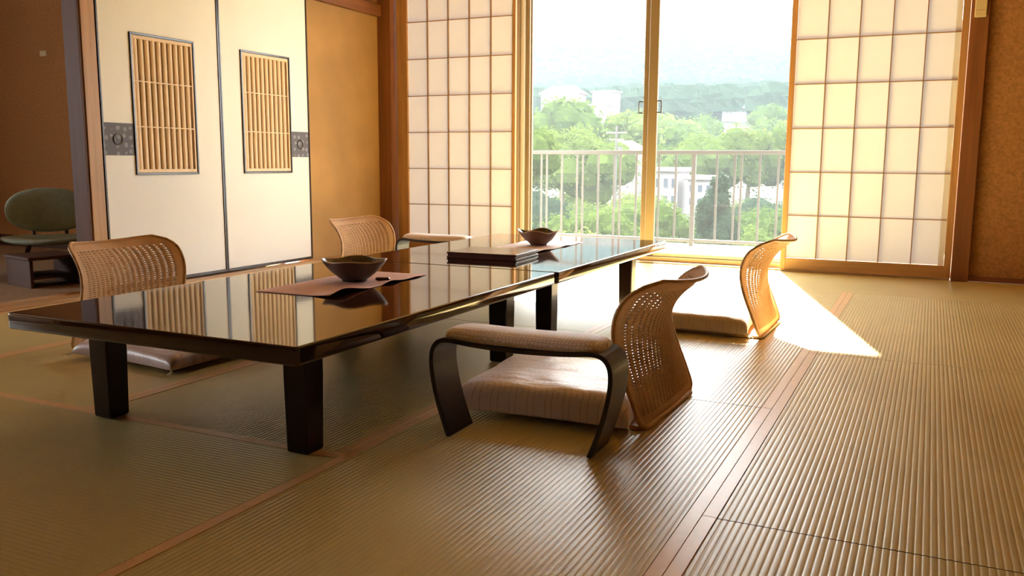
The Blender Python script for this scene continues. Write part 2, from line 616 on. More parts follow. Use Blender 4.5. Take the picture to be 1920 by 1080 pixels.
# window wall
sbox('wall_window', M['wall_brown'], 0.257, 3.2, 6.375, 6.5, -0.05, CZ)
sbox('baseboard_window', M['postX'], 0.258, 3.2, 6.362, 6.374, 0.0, 0.035, c=0.002)
sbox('wall_window', M['wall'], -4.115, 0.152, 6.375, 6.62, 2.26, CZ)
sbox('trim_7', M['postX'], -4.115, 0.152, 6.335, 6.50, 2.19, 2.258, c=0.003)
sbox('trim_8', M['postZ'], 0.152, 0.256, 6.325, 6.62, 0.0, CZ, c=0.003)                # right post
sbox('trim_9', M['sill'], -4.115, 0.15, 6.362, 6.425, -0.05, 0.012, c=0.003)           # shoji track sill
sbox('trim_10', M['sill'], -4.115, 0.15, 6.427, 6.55, -0.05, 0.045, c=0.003)
sbox('wall_right', M['wall_brown'], 3.2, 3.3, -3.0, 6.5, -0.05, CZ)
sbox('wall_back', M['wall'], -8.1, 3.3, -3.1, -3.0, -0.05, CZ)
sbox('ceiling', M['ceiling'], -8.1, 3.3, -3.1, 6.62, CZ, CZ + 0.1)

# ---------------------------------------------------------------- fusuma doors with slatted windows
def fusuma(name, y0, y1, wy0, wy1, pull_y, band, slat_n=10):
    zt, zb = 1.93, 0.012
    wz0, wz1 = 0.664, 1.484
    root = struct(empty(name, (WX, (y0 + y1) / 2, zb)))
    ox, oy, oz = root.location
    def mk(nm, mat, x0, x1, a0, a1, z0, z1, parent=root, c=0.0):
        o = MB().box(x0 - ox, x1 - ox, a0 - oy, a1 - oy, z0 - oz, z1 - oz, c=c).obj(nm, mat, parent)
        return fix(o)
    xf = WX
    th = 0.022
    # cream leaf with a cut-out for the lattice
    leaf = MB()
    for a in ((y0 + .012, wy0, zb + .012, zt), (wy1, y1 - .012, zb + .012, zt), (wy0, wy1, zb + .012, wz0), (wy0, wy1, wz1, zt)):
        leaf.box(xf - th - ox, xf - ox, a[0] - oy, a[1] - oy, a[2] - oz, a[3] - oz)
    fix(leaf.obj('paper_leaf', M['fusuma'], root))
    for k, (a, b) in enumerate(((y0, y0 + .013), (y1 - .013, y1))):
        mk('edge_strip', M['lacquer_edge'], xf - th, xf + .006, a, b, zb, zt, c=.002)
    mk('edge_strip', M['lacquer_edge'], xf - th, xf + .006, y0 + .013, y1 - .013, zb, zb + .02, c=.002)
    # lattice: lacquer surround, wooden inner frame, slats, cross bars
    fr = MB()
    t = .013
    for a in ((wy0, wy0 + t, wz0, wz1), (wy1 - t, wy1, wz0, wz1), (wy0 + t, wy1 - t, wz0, wz0 + t), (wy0 + t, wy1 - t, wz1 - t, wz1)):
        fr.box(xf - th - ox, xf + .010 - ox, a[0] - oy, a[1] - oy, a[2] - oz, a[3] - oz, c=.002)
    lf = fix(fr.obj('lattice_surround', M['lacquer_edge'], root))
    fr = MB()
    q = .021
    b0, b1, c0, c1 = wy0 + t, wy1 - t, wz0 + t, wz1 - t
    for a in ((b0, b0 + q * .7, c0, c1), (b1 - q * .7, b1, c0, c1), (b0 + q * .7, b1 - q * .7, c0, c0 + q), (b0 + q * .7, b1 - q * .7, c1 - q, c1)):
        fr.box(xf - th - ox, xf + .004 - ox, a[0] - oy, a[1] - oy, a[2] - oz, a[3] - oz, c=.001)
    fix(fr.obj('lattice_frame', M['slat'], root))
    mk('lattice_backing', M['slat_back'], xf - th - .004, xf - th, wy0, wy1, wz0, wz1)
    s0, s1 = b0 + q * .7, b1 - q * .7
    pitch = (s1 - s0) / slat_n
    me = None
    for i in range(slat_n):
        yc = s0 + pitch * (i + .5)
        if me is None:
            pr = []
            for k in range(9):
                an = PI * k / 8
                pr.append((math.sin(an) * .011, -math.cos(an) * pitch * .40))
            mb = MB().prism([(u, w_) for u, w_ in pr], 'Z', c0 + q - oz, c1 - q - oz)
            o = fix(mb.obj('slat', M['slat'], root))
            me = o.data
            o.location = (xf - .014 - ox, yc - oy, 0)
        else:
            linked('slat', me, root, (xf - .014 - ox, yc - oy, 0))
    for z in (wz0 + (wz1 - wz0) * .345, wz0 + (wz1 - wz0) * .665):
        mk('cross_bar', M['slat'], xf - .006, xf + .002, s0, s1, z - .0035, z + .0035)
    # blue-grey band with round pull
    ban = mk('pull_band', M['band'], xf, xf + .0015, band[0], band[1], .778, .962)
    pr = MB()
    N = 28
    ring = [(math.cos(2 * PI * k / N), math.sin(2 * PI * k / N)) for k in range(N)]
    v, f = [], []
    for rr, xx in ((.034, .0016), (.033, .006), (.029, .006), (.026, .0015), (.024, .0012)):
        v += [(xf + xx - ox, pull_y - oy + rr * c, .870 - oz + rr * s) for c, s in ring]
    for k in range(4):
        for i in range(N):
            j = (i + 1) % N
            f.append((k * N + i, k * N + j, (k + 1) * N + j, (k + 1) * N + i))
    f.append(tuple(4 * N + i for i in range(N)))
    p = mesh_obj('door_pull', v, f, M['lacquer_edge'], root, True)
    fix(p)
    return root

def mat_band():
    m = NB('grey_flower_band')
    v = m.coord('Object', (1, 1, 1))
    vo = m.n('ShaderNodeTexVoronoi')
    vo.inputs['Scale'].default_value = 22
    vo.inputs['Randomness'].default_value = 0.35
    m.lk(v, vo.inputs['Vector'])
    f = m.noise(v, 240, 3)
    d = m.math('MULTIPLY_ADD', f, 0.35, vo.outputs['Distance'])
    m.set(col=m.ramp(d, [(0.30, (0.22, 0.22, 0.25)), (0.44, (0.25, 0.25, 0.27)), (0.48, (0.105, 0.10, 0.125))]), rough=0.7)
    return m.m
M['band'] = mat_band()
fusuma('door_1', 3.500, 4.428, 3.720, 4.211, 3.606, (3.513, 3.720))
fusuma('door_2', 4.430, 5.328, 4.620, 5.117, 5.215, (5.117, 5.315))

# ---------------------------------------------------------------- shoji screens
def shoji(x0, x1, sl_, sr, label, rail_b, y_=WY, rows=7):
    """x0..x1 papered width; sl_/sr outer edges of the stiles"""
    zb, zt = 0.094, 0.094 + rows * 0.2985
    root = empty('shoji_screen', ((x0 + x1) / 2, y_, 0.013))
    tag(root, label, 'screen')
    ox, oy, oz = root.location
    def mk(nm, mat, a0, a1, b0, b1, c0, c1, c=0.0):
        return fix(MB().box(a0 - ox, a1 - ox, b0 - oy, b1 - oy, c0 - oz, c1 - oz, c=c).obj(nm, mat, root))
    yf, yb = y_ - .014, y_ + .016
    mk('stile', M['paleZ'], sl_, x0, yf, yb, .014, zt + .04, c=.002)
    mk('stile', M['paleZ'], x1, sr, yf, yb, .014, zt + .04, c=.002)
    mk('bottom_rail', M['paleX'], x0, x1, yf, yb, .014, zb, c=.002)
    mk('top_rail', M['paleX'], x0, x1, yf, yb, zt, zt + .04, c=.002)
    nc = 5
    cw = (x1 - x0) / nc
    ch = (zt - zb) / rows
    me = None
    for i in range(1, nc):
        x = x0 + cw * i
        if me is None:
            o = mk('lattice_bar', M['barZ'], x - .0032, x + .0032, y_ - .010, y_ + .008, zb, zt)
            me, xr = o.data, x
        else:
            linked('lattice_bar', me, root, (x - xr, 0, 0))
    me = None
    for j in range(1, rows):
        z = zb + ch * j
        if me is None:
            o = mk('lattice_bar', M['barX'], x0, x1, y_ - .007, y_ + .008, z - .003, z + .003)
            me, zr = o.data, z
        else:
            linked('lattice_bar', me, root, (0, 0, z - zr))
    me = None
    for i in range(nc):
        for j in range(rows):
            if me is None:
                v = [(0, 0, 0), (cw - .001, 0, 0), (cw - .001, 0, ch - .001), (0, 0, ch - .001)]
                v += [(a, .0004, c) for a, b, c in v]
                o = mesh_obj('paper_pane', v[:4], [(0, 1, 2, 3)], M['paper'], root)
                me = o.data
            else:
                o = linked('paper_pane', me, root)
            o.location = (x0 + cw * i - ox + .0005, .0095, zb + ch * j - oz + .0005)
    return root
M['barZ'] = mat_wood('lattice_bar_wood_Z', (0.30, 0.17, 0.07), 0.5, 'Z')
M['barX'] = mat_wood('lattice_bar_wood_X', (0.30, 0.17, 0.07), 0.5, 'X')
shoji(-4.010, -3.037, -4.112, -3.010, 'white paper lattice screen left of the window beside the corner post', 0.09)
shoji(-0.895, 0.108, -0.930, 0.150, 'white paper lattice screen right of the window beside the dark brown wall', 0.09)

# small ivory switch box on the right post
t = tag(empty('switch_box', (0.205, 6.324, 1.66)), 'small ivory switch box high on the brown post right of the window', 'switch')
fix(MB().box(-.034, .034, -.018, 0.0, 0.0, .15, c=.004).obj('cover', M['switch'], t))
fix(MB().box(-.030, .030, -.022, -.018, .012, .04, c=.002).obj('button', M['switch'], t))
fix(MB().box(-.028, .028, -.020, -.018, .128, .145, c=.001).obj('label_strip', M['metal_dark'], t))

# ---------------------------------------------------------------- sliding glass windows
def glass_leaf(name, x0, x1, y_, stl, str_, handle_x, hs):
    root = struct(empty(name, ((x0 + x1) / 2, y_, 0.046)))
    ox, oy, oz = root.location
    def mk(nm, mat, a0, a1, b0, b1, c0, c1, c=0.0, parent=root):
        return fix(MB().box(a0 - ox, a1 - ox, b0 - oy, b1 - oy, c0 - oz, c1 - oz, c=c).obj(nm, mat, parent))
    zt = 2.185
    mk('frame_stile', M['alu'], x0, x0 + stl, y_ - .014, y_ + .014, .047, zt, c=.002)
    mk('frame_stile', M['alu'], x1 - str_, x1, y_ - .014, y_ + .014, .047, zt, c=.002)
    mk('frame_rail', M['alu_pale'], x0 + stl, x1 - str_, y_ - .014, y_ + .014, .047, .075, c=.002)
    mk('frame_rail', M['alu_pale'], x0 + stl, x1 - str_, y_ - .014, y_ + .014, zt - .05, zt, c=.002)
    v = [(x0 + stl - ox, 0, .075 - oz), (x1 - str_ - ox, 0, .075 - oz), (x1 - str_ - ox, 0, zt - .05 - oz), (x0 + stl - ox, 0, zt - .05 - oz)]
    mesh_obj('glass_pane', v, [(0, 1, 2, 3)], M['glass'], root)
    if handle_x is not None:
        hx = handle_x
        mb = MB()
        for a in ((hx, hx + .036 * hs, 1.203, 1.211), (hx, hx + .036 * hs, 1.119, 1.127), (hx + .029 * hs, hx + .036 * hs, 1.127, 1.203)):
            xa, xb = sorted(a[:2])
            mb.box(xa - ox, xb - ox, -.024, -.010, a[2] - oz, a[3] - oz, c=.001)
        fix(mb.obj('handle', M['metal_dark'], root))
    return root
glass_leaf('window_1', -3.03, -1.935, 6.515, .10, .07, -2.006, -1)
glass_leaf('window_2', -1.955, 0.10, 6.470, .07, .05, -1.884, 1)
# window casing strips on the left reveal
for k, (x0, x1, y0, y1, mm) in enumerate(((-3.060, -3.035, 6.40, 6.56, 'alu_pale'), (-3.034, -3.012, 6.43, 6.56, 'alu'), (-3.011, -2.975, 6.45, 6.56, 'alu_pale'), (-2.974, -2.940, 6.475, 6.50, 'alu'))):
    sbox('trim_%d' % (11 + k), M[mm], x0, x1, y0, y1, 0.046, 2.185, c=.002)

# ---------------------------------------------------------------- balcony
sbox('floor_balcony', M['concrete'], -6.0, 2.5, 6.56, 7.72, -0.22, -0.02)
sbox('trim_15', M['concrete'], -6.0, 2.5, 7.40, 7.72, -0.02, 0.035, c=.006)
RY = 7.5
t = tag(empty('balcony_railing', (-1.8, RY, 0.035)), 'grey metal balcony railing with thin upright bars outside the window', 'railing')
ox, oz = -1.8, 0.035
fix(MB().box(-5.9 - ox, 2.4 - ox, -.026, .026, .822 - oz, .858 - oz, c=.006).obj('top_rail', M['rail'], t))
fix(MB().box(-5.9 - ox, 2.4 - ox, -.014, .014, .072 - oz, .096 - oz, c=.004).obj('bottom_rail', M['rail'], t))
bal = post = None
xs = []
for k in range(-8, 13):
    s = -3.071 + .355 * k
    xs.append(('s', s))
    xs.append(('p', s + .150))
    xs.append(('p', s + .205))
for kind, x in xs:
    if x < -5.8 or x > 2.3:
        continue
    if abs(((x + 1.85) / 1.775) - round((x + 1.85) / 1.775)) < .03:
        continue
    if bal is None:
        o = fix(MB().box(-.0085, .0085, -.006, .006, .094 - oz, .824 - oz, c=.001).obj('baluster', M['rail'], t))
        bal = o.data
        o.location = (x - ox, 0, 0)
    else:
        linked('baluster', bal, t, (x - ox, 0, 0))
for x in (-5.40, -3.625, -1.85, -0.075, 1.70):
    if post is None:
        o = fix(MB().box(-.018, .018, -.018, .018, .0005, .824 - oz, c=.002).obj('post', M['rail'], t))
        post = o.data
        o.location = (x - ox, 0, 0)
    else:
        linked('post', post, t, (x - ox, 0, 0))

# ---------------------------------------------------------------- low tables
def rounded_slab(x0, x1, y0, y1, z0, z1, rc, re):
    """slab with rounded plan corners (rc) and rounded edges (re)"""
    def loop(i, z):
        pts = []
        r_ = max(rc - i, .002)
        for cx, cy_, a0 in ((x1 - i - r_, y0 + i + r_, -90), (x1 - i - r_, y1 - i - r_, 0), (x0 + i + r_, y1 - i - r_, 90), (x0 + i + r_, y0 + i + r_, 180)):
            for k in range(6):
                a = R(a0 + 90 * k / 5)
                pts.append((cx + r_ * math.cos(a), cy_ + r_ * math.sin(a), z))
        return pts
    rings = []
    for k in range(5):
        a = PI / 2 * k / 4
        rings.append(loop(re * 1.3 * (1 - math.sin(a)), z0 + re * 1.3 * (1 - math.cos(a))))
    for k in range(5):
        a = PI / 2 * k / 4
        rings.append(loop(re * (1 - math.cos(a)), z1 - re * (1 - math.sin(a))))
    n = 24
    v = sum(rings, []) + rings[0] + rings[-1]
    b_ = len(rings) * n
    f = [tuple(b_ + i for i in reversed(range(n))), tuple(b_ + n + i for i in range(n))]
    for k in range(len(rings) - 1):
        for i in range(n):
            j = (i + 1) % n
            f.append((k * n + i, k * n + j, (k + 1) * n + j, (k + 1) * n + i))
    return v, f

def low_table(loc, L_, W_, leg_y, label):
    t = tag(empty('low_table', loc), label, 'table', 'dark lacquered low tables placed end to end')
    v, f = rounded_slab(-W_ / 2, W_ / 2, -L_ / 2, L_ / 2, .283, .33, .014, .006)
    mesh_obj('tabletop', v, f, M['lacquer'], t, True)
    xl = W_ / 2 - .112
    # aprons with lowered brackets next to the legs
    def apron(nm, length):
        h = length / 2
        br = .10
        z1, z0, zl = .2845, .256, .236
        out = [(-h, zl), (-h + br, zl), (-h + br + .012, zl + .006), (-h + br + .02, z0), (h - br - .02, z0), (h - br - .012, zl + .006), (h - br, zl), (h, zl), (h, z1), (-h, z1)]
        return out
    for sgn in (-1, 1):
        x = sgn * (xl - .035)
        mb = MB().prism(apron('a', leg_y[1] - leg_y[0] - .074), 'X', x - .012, x + .012)
        ob = fix(mb.obj('apron', M['lacquer'], t))
        ob.location = (0, (leg_y[0] + leg_y[1]) / 2, 0)
        y = leg_y[0] if sgn < 0 else leg_y[1]
        mb = MB().prism(apron('a', 2 * xl - .075 - .075 + .074), 'Y', y - .012, y + .012)
        fix(mb.obj('apron', M['lacquer'], t))
    me = None
    for sx in (-1, 1):
        for y in leg_y:
            if me is None:
                mb = MB()
                a, b = .0375, .0345
                def ring(h_, z, c_=.004):
                    return [(-h_ + c_, -h_, z), (h_ - c_, -h_, z), (h_, -h_ + c_, z), (h_, h_ - c_, z), (h_ - c_, h_, z), (-h_ + c_, h_, z), (-h_, h_ - c_, z), (-h_, -h_ + c_, z)]
                rr = [ring(b - .003, 0), ring(b, .004), ring(a, .2), ring(a, .2845)]
                vv = sum(rr, [])
                ff = [tuple(reversed(range(8))), tuple(range(24, 32))]
                for k in range(3):
                    for i in range(8):
                        j = (i + 1) % 8
                        ff.append((k * 8 + i, k * 8 + j, k * 8 + 8 + j, k * 8 + 8 + i))
                ob = fix(MB().add(vv, ff).obj('leg', M['leg_lacquer'], t))
                me = ob.data
                ob.location = (sx * (xl - .0375), y, 0)
            else:
                linked('leg', me, t, (sx * (xl - .0375), y, 0))
    return t
TX = -1.805
low_table((TX, 2.338, .0015), 1.548, 1.02, (1.77 - 2.338, 2.942 - 2.338), 'nearer dark lacquered low table with the dark brown bowl on it')
low_table((TX + .006, 3.895, .0015), 1.548, 1.02, (3.362 - 3.895, 4.455 - 3.895), 'farther dark lacquered low table by the window, holding the maroon folder')

# ---------------------------------------------------------------- legless rattan chairs
PROF = [(0, 0), (.05, .018), (.10, .038), (.15, .060), (.20, .078), (.25, .090), (.29, .092), (.33, .083), (.37, .060), (.40, .032), (.43, -.018)]
def prof(z):
    for (a, b), (c, d) in zip(PROF, PROF[1:]):
        if z <= c:
            t_ = (z - a) / (c - a)
            return b + (d - b) * t_
    return PROF[-1][1]
def sprof(z):
    return sum(prof(min(max(z + k, 0), .43)) for k in (-.03, -.015, 0, .015, .03)) / 5
CH_W, CH_H = .262, .420
def shell(u, s, off=0.0):
    """u -1..1 across, s 0..1 up; chair faces +X, bottom of the back at x=0"""
    z = s * CH_H
    cr_ = .060
    hw = CH_W
    for edge in (z, CH_H - z):
        if edge < cr_:
            rr = cr_ * (1.0 if edge is not z else .6)
            e_ = min(edge / rr, 1.0)
            hw = min(hw, CH_W - rr * (1 - math.sqrt(max(0, 1 - (1 - e_) ** 2))))
    y = u * hw
    rec = (.010 + .085 * s ** 1.1) * (1 - (y / CH_W) ** 2)
    x = sprof(z) - rec
    zz = z + .008 - .012 * s * (1 - u * u)
    return Vector((x, y, zz))
def chair_proto():
    t = empty('legless_chair')
    ncol, nrow = 17, 42
    us = [-1, -.94] + [-.88 + 1.76 * i / ncol for i in range(ncol + 1)] + [.94, 1]
    ss = [0, .035] + [.07 + .86 * j / nrow for j in range(nrow + 1)] + [.965, 1]
    V, Fc, UV = [], [], []
    idx = {}
    def nrm(u, s):
        e = .01
        a = shell(min(u + e, 1), s) - shell(max(u - e, -1), s)
        b = shell(u, min(s + e, 1)) - shell(u, max(s - e, 0))
        n_ = a.cross(b)
        return n_.normalized()
    def vert(u, s, lift=0.0):
        k = (round(u, 5), round(s, 5))
        if k not in idx:
            p = shell(u, s)
            if lift:
                p = p + nrm(u, s) * lift
            idx[k] = len(V)
            V.append(tuple(p))
            UV.append((u * .5 + .5, s))
        return idx[k]
    for i in range(len(us) - 1):
        for j in range(len(ss) - 1):
            ua, ub, sa, sb = us[i], us[i + 1], ss[j], ss[j + 1]
            hole = 2 <= i < 2 + ncol and 2 <= j < 2 + nrow
            la = .0035 if 2 <= i <= 2 + ncol else 0
            lb = .0035 if 2 <= i + 1 <= 2 + ncol else 0
            c = [vert(ua, sa, la), vert(ub, sa, lb), vert(ub, sb, lb), vert(ua, sb, la)]
            if not hole:
                Fc.append(tuple(c))
            else:
                uh = (ub - ua) * .29
                sh = (sb - sa) * .26
                um, sm = (ua + ub) / 2, (sa + sb) / 2
                h = [vert(um - uh * .6, sm - sh), vert(um + uh * .6, sm - sh), vert(um + uh * .6, sm + sh), vert(um - uh * .6, sm + sh)]
                for k in range(4):
                    k2 = (k + 1) % 4
                    Fc.append((c[k], c[k2], h[k2], h[k]))
    b = mesh_obj('backrest', V, Fc, M['wicker'], t, True, uvs=UV)
    so_ = b.modifiers.new('solid', 'SOLIDIFY')
    so_.thickness = .0035
    so_.offset = 0
    # wrapped cane rim
    pts = []
    N = 26
    for k in range(N):
        pts.append(shell(-1, k / N))
    for k in range(N):
        pts.append(shell(-1 + 2 * k / N, 1))
    for k in range(N):
        pts.append(shell(1, 1 - k / N))
    for k in range(N):
        pts.append(shell(1 - 2 * k / N, 0))
    MB().tube(pts, .0062, 8, closed=True).obj('rim', M['cane_rim'], t, True)
    # flat woven seat, with a heel strip behind the back
    v, f = rounded_slab(-.012, .50, -.24, .24, .0, .012, .03, .004)
    mesh_obj('seat', v, f, M['base_cane'], t, False)
    return t
chair = chair_proto()
def place_chair(loc, rz, label, first=False):
    c = chair if first else copy_tree(chair)
    c.location = loc
    c.rotation_euler = (0, 0, rz)
    tag(c, label, 'chair', 'legless rattan floor chairs around the low tables')
    return c
place_chair((-.683, 2.565, .0015), PI - R(2), 'legless rattan floor chair nearest the camera, its pierced back beside the black armrest', True)
place_chair((-.622, 4.055, .0015), PI - R(1), 'legless rattan floor chair standing in the sunlit patch before the right paper screen')
place_chair((-3.010, 2.545, .0015), R(1), 'legless rattan floor chair at the left, in front of the cream sliding doors')
place_chair((-2.985, 4.165, .0015), R(0), 'legless rattan floor chair at the far left corner beside the left paper screen')

# ---------------------------------------------------------------- floor cushions
def cushion(loc, w_, l_, h, rz, mat, label, seed):
    rnd = random.Random(seed)
    t = tag(empty('floor_cushion', loc, rz), label, 'cushion', 'floor cushions on the legless chairs')
    N = 30
    V, Fc = [], []
    off = Vector((seed * 7.3, seed * 3.1, 0))
    def top(u, v):
        pin = (abs(u) ** 6 * abs(v) ** 6)
        e = (1 - abs(u) ** 9.0) * (1 - abs(v) ** 9.0)
        z = h * (.14 + .86 * max(0, e) ** .30)
        z += .008 * noise.noise(Vector((u * 2.2, v * 2.2, 0)) + off) * e
        z += .005 * noise.noise(Vector((u * 9, v * 3, 1)) + off) * e
        pull = 1 - .045 * (1 - pin) * (abs(u) ** 4 * (1 - v * v) * 0 + 1) * 0
        bow = .018
        x = u * w_ / 2 - math.copysign(1, u) * bow * abs(u) ** 6 * (1 - v * v)
        y = v * l_ / 2 - math.copysign(1, v) * bow * abs(v) ** 6 * (1 - u * u)
        return x, y, z, e
    for i in range(N + 1):
        for j in range(N + 1):
            u = math.sin((i / N - .5) * PI)
            v = math.sin((j / N - .5) * PI)
            x, y, z, e = top(u, v)
            V.append((x, y, z))
    nt_ = len(V)
    for i in range(N + 1):
        for j in range(N + 1):
            u = math.sin((i / N - .5) * PI)
            v = math.sin((j / N - .5) * PI)
            x, y, z, e = top(u, v)
            V.append((x, y, h * .14 * (1 - max(0, e) ** .35)))
    for i in range(N):
        for j in range(N):
            a = i * (N + 1) + j
            q = (a, a + N + 1, a + N + 2, a + 1)
            Fc.append(q)
            Fc.append(tuple(nt_ + k for k in reversed(q)))
    o = mesh_obj('cover', V, Fc, mat, t, True)
    import bmesh
    bm = bmesh.new()
    bm.from_mesh(o.data)
    bmesh.ops.remove_doubles(bm, verts=bm.verts, dist=.0004)
    bmesh.ops.recalc_face_normals(bm, faces=bm.faces)
    bm.to_mesh(o.data)
    bm.free()
    for p in o.data.polygons:
        p.use_smooth = True
    for sx in (-1, 1):
        for sy in (-1, 1):
            mb = MB()
            x, y = sx * w_ / 2 * .99, sy * l_ / 2 * .99
            mb.tube([(x * .97, y * .97, h * .13), (x, y, h * .13), (x + sx * .006, y + sy * .006, h * .1)], .003, 6)
            for k in range(7):
                a = rnd.uniform(0, 2 * PI)
                dx, dy = sx * .012 + .008 * math.cos(a), sy * .010 + .008 * math.sin(a)
                mb.tube([(x + sx * .006, y + sy * .006, h * .1), (x + dx, y + dy, h * .05), (x + dx * 1.5, y + dy * 1.5 - .006, .0)], .0011, 4)
            mb.obj('corner_tassel', M['tassel'], t)
    return t
cushion((-1.00, 2.485, .016), .55, .50, .096, R(3), M['zabuton'], 'rose-grey wave-patterned floor cushion under the black armrest, nearest the camera', 1)
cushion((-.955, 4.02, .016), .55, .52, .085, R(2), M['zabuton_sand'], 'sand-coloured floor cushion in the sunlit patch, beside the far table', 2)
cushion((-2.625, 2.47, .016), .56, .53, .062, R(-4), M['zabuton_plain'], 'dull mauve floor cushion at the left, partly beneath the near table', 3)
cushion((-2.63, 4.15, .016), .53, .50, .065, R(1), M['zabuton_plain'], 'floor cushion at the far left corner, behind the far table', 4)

# ---------------------------------------------------------------- bentwood armrests
def armrest(loc, rz, label):
    t = tag(empty('armrest', loc, rz), label, 'armrest', 'separate padded armrests on bent black frames')
    # centre line of the bent strip in XZ (x across), feet curve inwards
    half = [(.205, .0), (.222, .045), (.240, .10), (.253, .155), (.259, .20), (.257, .235), (.246, .258), (.228, .270), (.20, .2725), (.14, .267), (.07, .2635), (0, .262)]
    pts = [(x, z) for x, z in half] + [(-x, z) for x, z in reversed(half[:-1])]
    # smooth resample
    P = []
    n = len(pts)
    for i in range(n - 1):
        p0, p1, p2, p3 = pts[max(i - 1, 0)], pts[i], pts[i + 1], pts[min(i + 2, n - 1)]
        for k in range(4):
            s = k / 4
            P.append(tuple(.5 * (2 * b + (c - a) * s + (2 * a - 5 * b + 4 * c - d) * s * s + (3 * b - a - 3 * c + d) * s ** 3) for a, b, c, d in zip(p0, p1, p2, p3)))
    P.append(pts[-1])
    th = .0065
    V, Fc = [], []
    for i, (x, z) in enumerate(P):
        a = Vector(P[max(i - 1, 0)])
        b = Vector(P[min(i + 1, len(P) - 1)])
        d = (b - a).normalized()
        nx, nz = -d.y, d.x
        hw = .070
        for yy, tt in ((-hw, -th), (-hw, th), (hw, th), (hw, -th)):
            V.append((x + nx * tt, yy, max(z + nz * tt, 0)))
    for i in range(len(P) - 1):
        for k in range(4):
            k2 = (k + 1) % 4
            Fc.append((i * 4 + k, i * 4 + k2, i * 4 + 4 + k2, i * 4 + 4 + k))
    Fc.append((0, 1, 2, 3))
    Fc.append(tuple((len(P) - 1) * 4 + k for k in (3, 2, 1, 0)))
    fr = mesh_obj('bent_frame', V, Fc, M['arm_frame'], t, False)
    fix(fr)
    bevel(fr, .002, 2)
    # pad
    V, Fc = [], []
    NX, NA = 34, 20
    for i in range(NX + 1):
        a = (i / NX - .5) * PI
        u = math.sin(a)
        x = u * .228
        endf = max(0, 1 - abs(u) ** 7) ** .45
        zc = .2685 + .006 * (abs(u)) ** 2
        for k in range(NA):
            b = 2 * PI * k / NA
            cc, ss_ = math.cos(b), math.sin(b)
            y = math.copysign(abs(cc) ** .7, cc) * .068 * (.55 + .45 * endf)
            z = math.copysign(abs(ss_) ** .8, ss_)
            z = z * .034 if z > 0 else z * .0025
            if z > 0:
                z *= .25 + .75 * endf
            V.append((x if 0 < i < NX else u * .2285, y * (endf if endf < .3 else 1), zc + .004 + z))
    for i in range(NX):
        for k in range(NA):
            k2 = (k + 1) % NA
            Fc.append((i * NA + k, i * NA + k2, (i + 1) * NA + k2, (i + 1) * NA + k))
    Fc.append(tuple(range(NA)))
    Fc.append(tuple(NX * NA + k for k in reversed(range(NA))))
    p = mesh_obj('pad', V, Fc, M['pad'], t, True)
    fix(p)
    return t
armrest((-.957, 2.105, .0015), R(1), 'black bentwood armrest with beige padded top nearest the camera')
armrest((-2.73, 4.66, .0015), R(0), 'padded armrest with pale top at the far left corner behind the far table')

# ---------------------------------------------------------------- things on the tables
def placemat(loc, w_, l_, rz, mat, label, ripple):
    N, K = 14, 30
    V, Fc = [], []
    for i in range(N + 1):
        for j in range(K + 1):
            x = (i / N - .5) * w_
            y = (j / K - .5) * l_
            e = max(0, (i / N - .72) / .28)
            z = .0006 + ripple * (e ** 1.5) * max(0, noise.noise(Vector((y * 9 + 4, x * 4, 2.3)))) * 2.2
            V.append((x + .004 * e * noise.noise(Vector((y * 14, 3, 1))), y, z))
    for i in range(N):
        for j in range(K):
            a = i * (K + 1) + j
            Fc.append((a, a + K + 1, a + K + 2, a + 1))
    o = mesh_obj('placemat', V, Fc, mat, None, True, loc)
    m_ = o.modifiers.new('solid', 'SOLIDIFY')
    m_.thickness = .0008
    m_.offset = 1
    o.rotation_euler = (0, 0, rz)
    tag(o, label, 'placemat', 'paper placemats under the bowls')
    return o
TZ = .3320
placemat((-1.832, 2.497, TZ), .292, .612, R(1.5), M['mat_pink'], 'rose paper placemat under the dark brown bowl on the near table', .010)
placemat((-1.80, 4.03, TZ), .30, .60, R(0), M['mat_pale'], 'pale rose placemat under the russet bowl on the far table', .004)

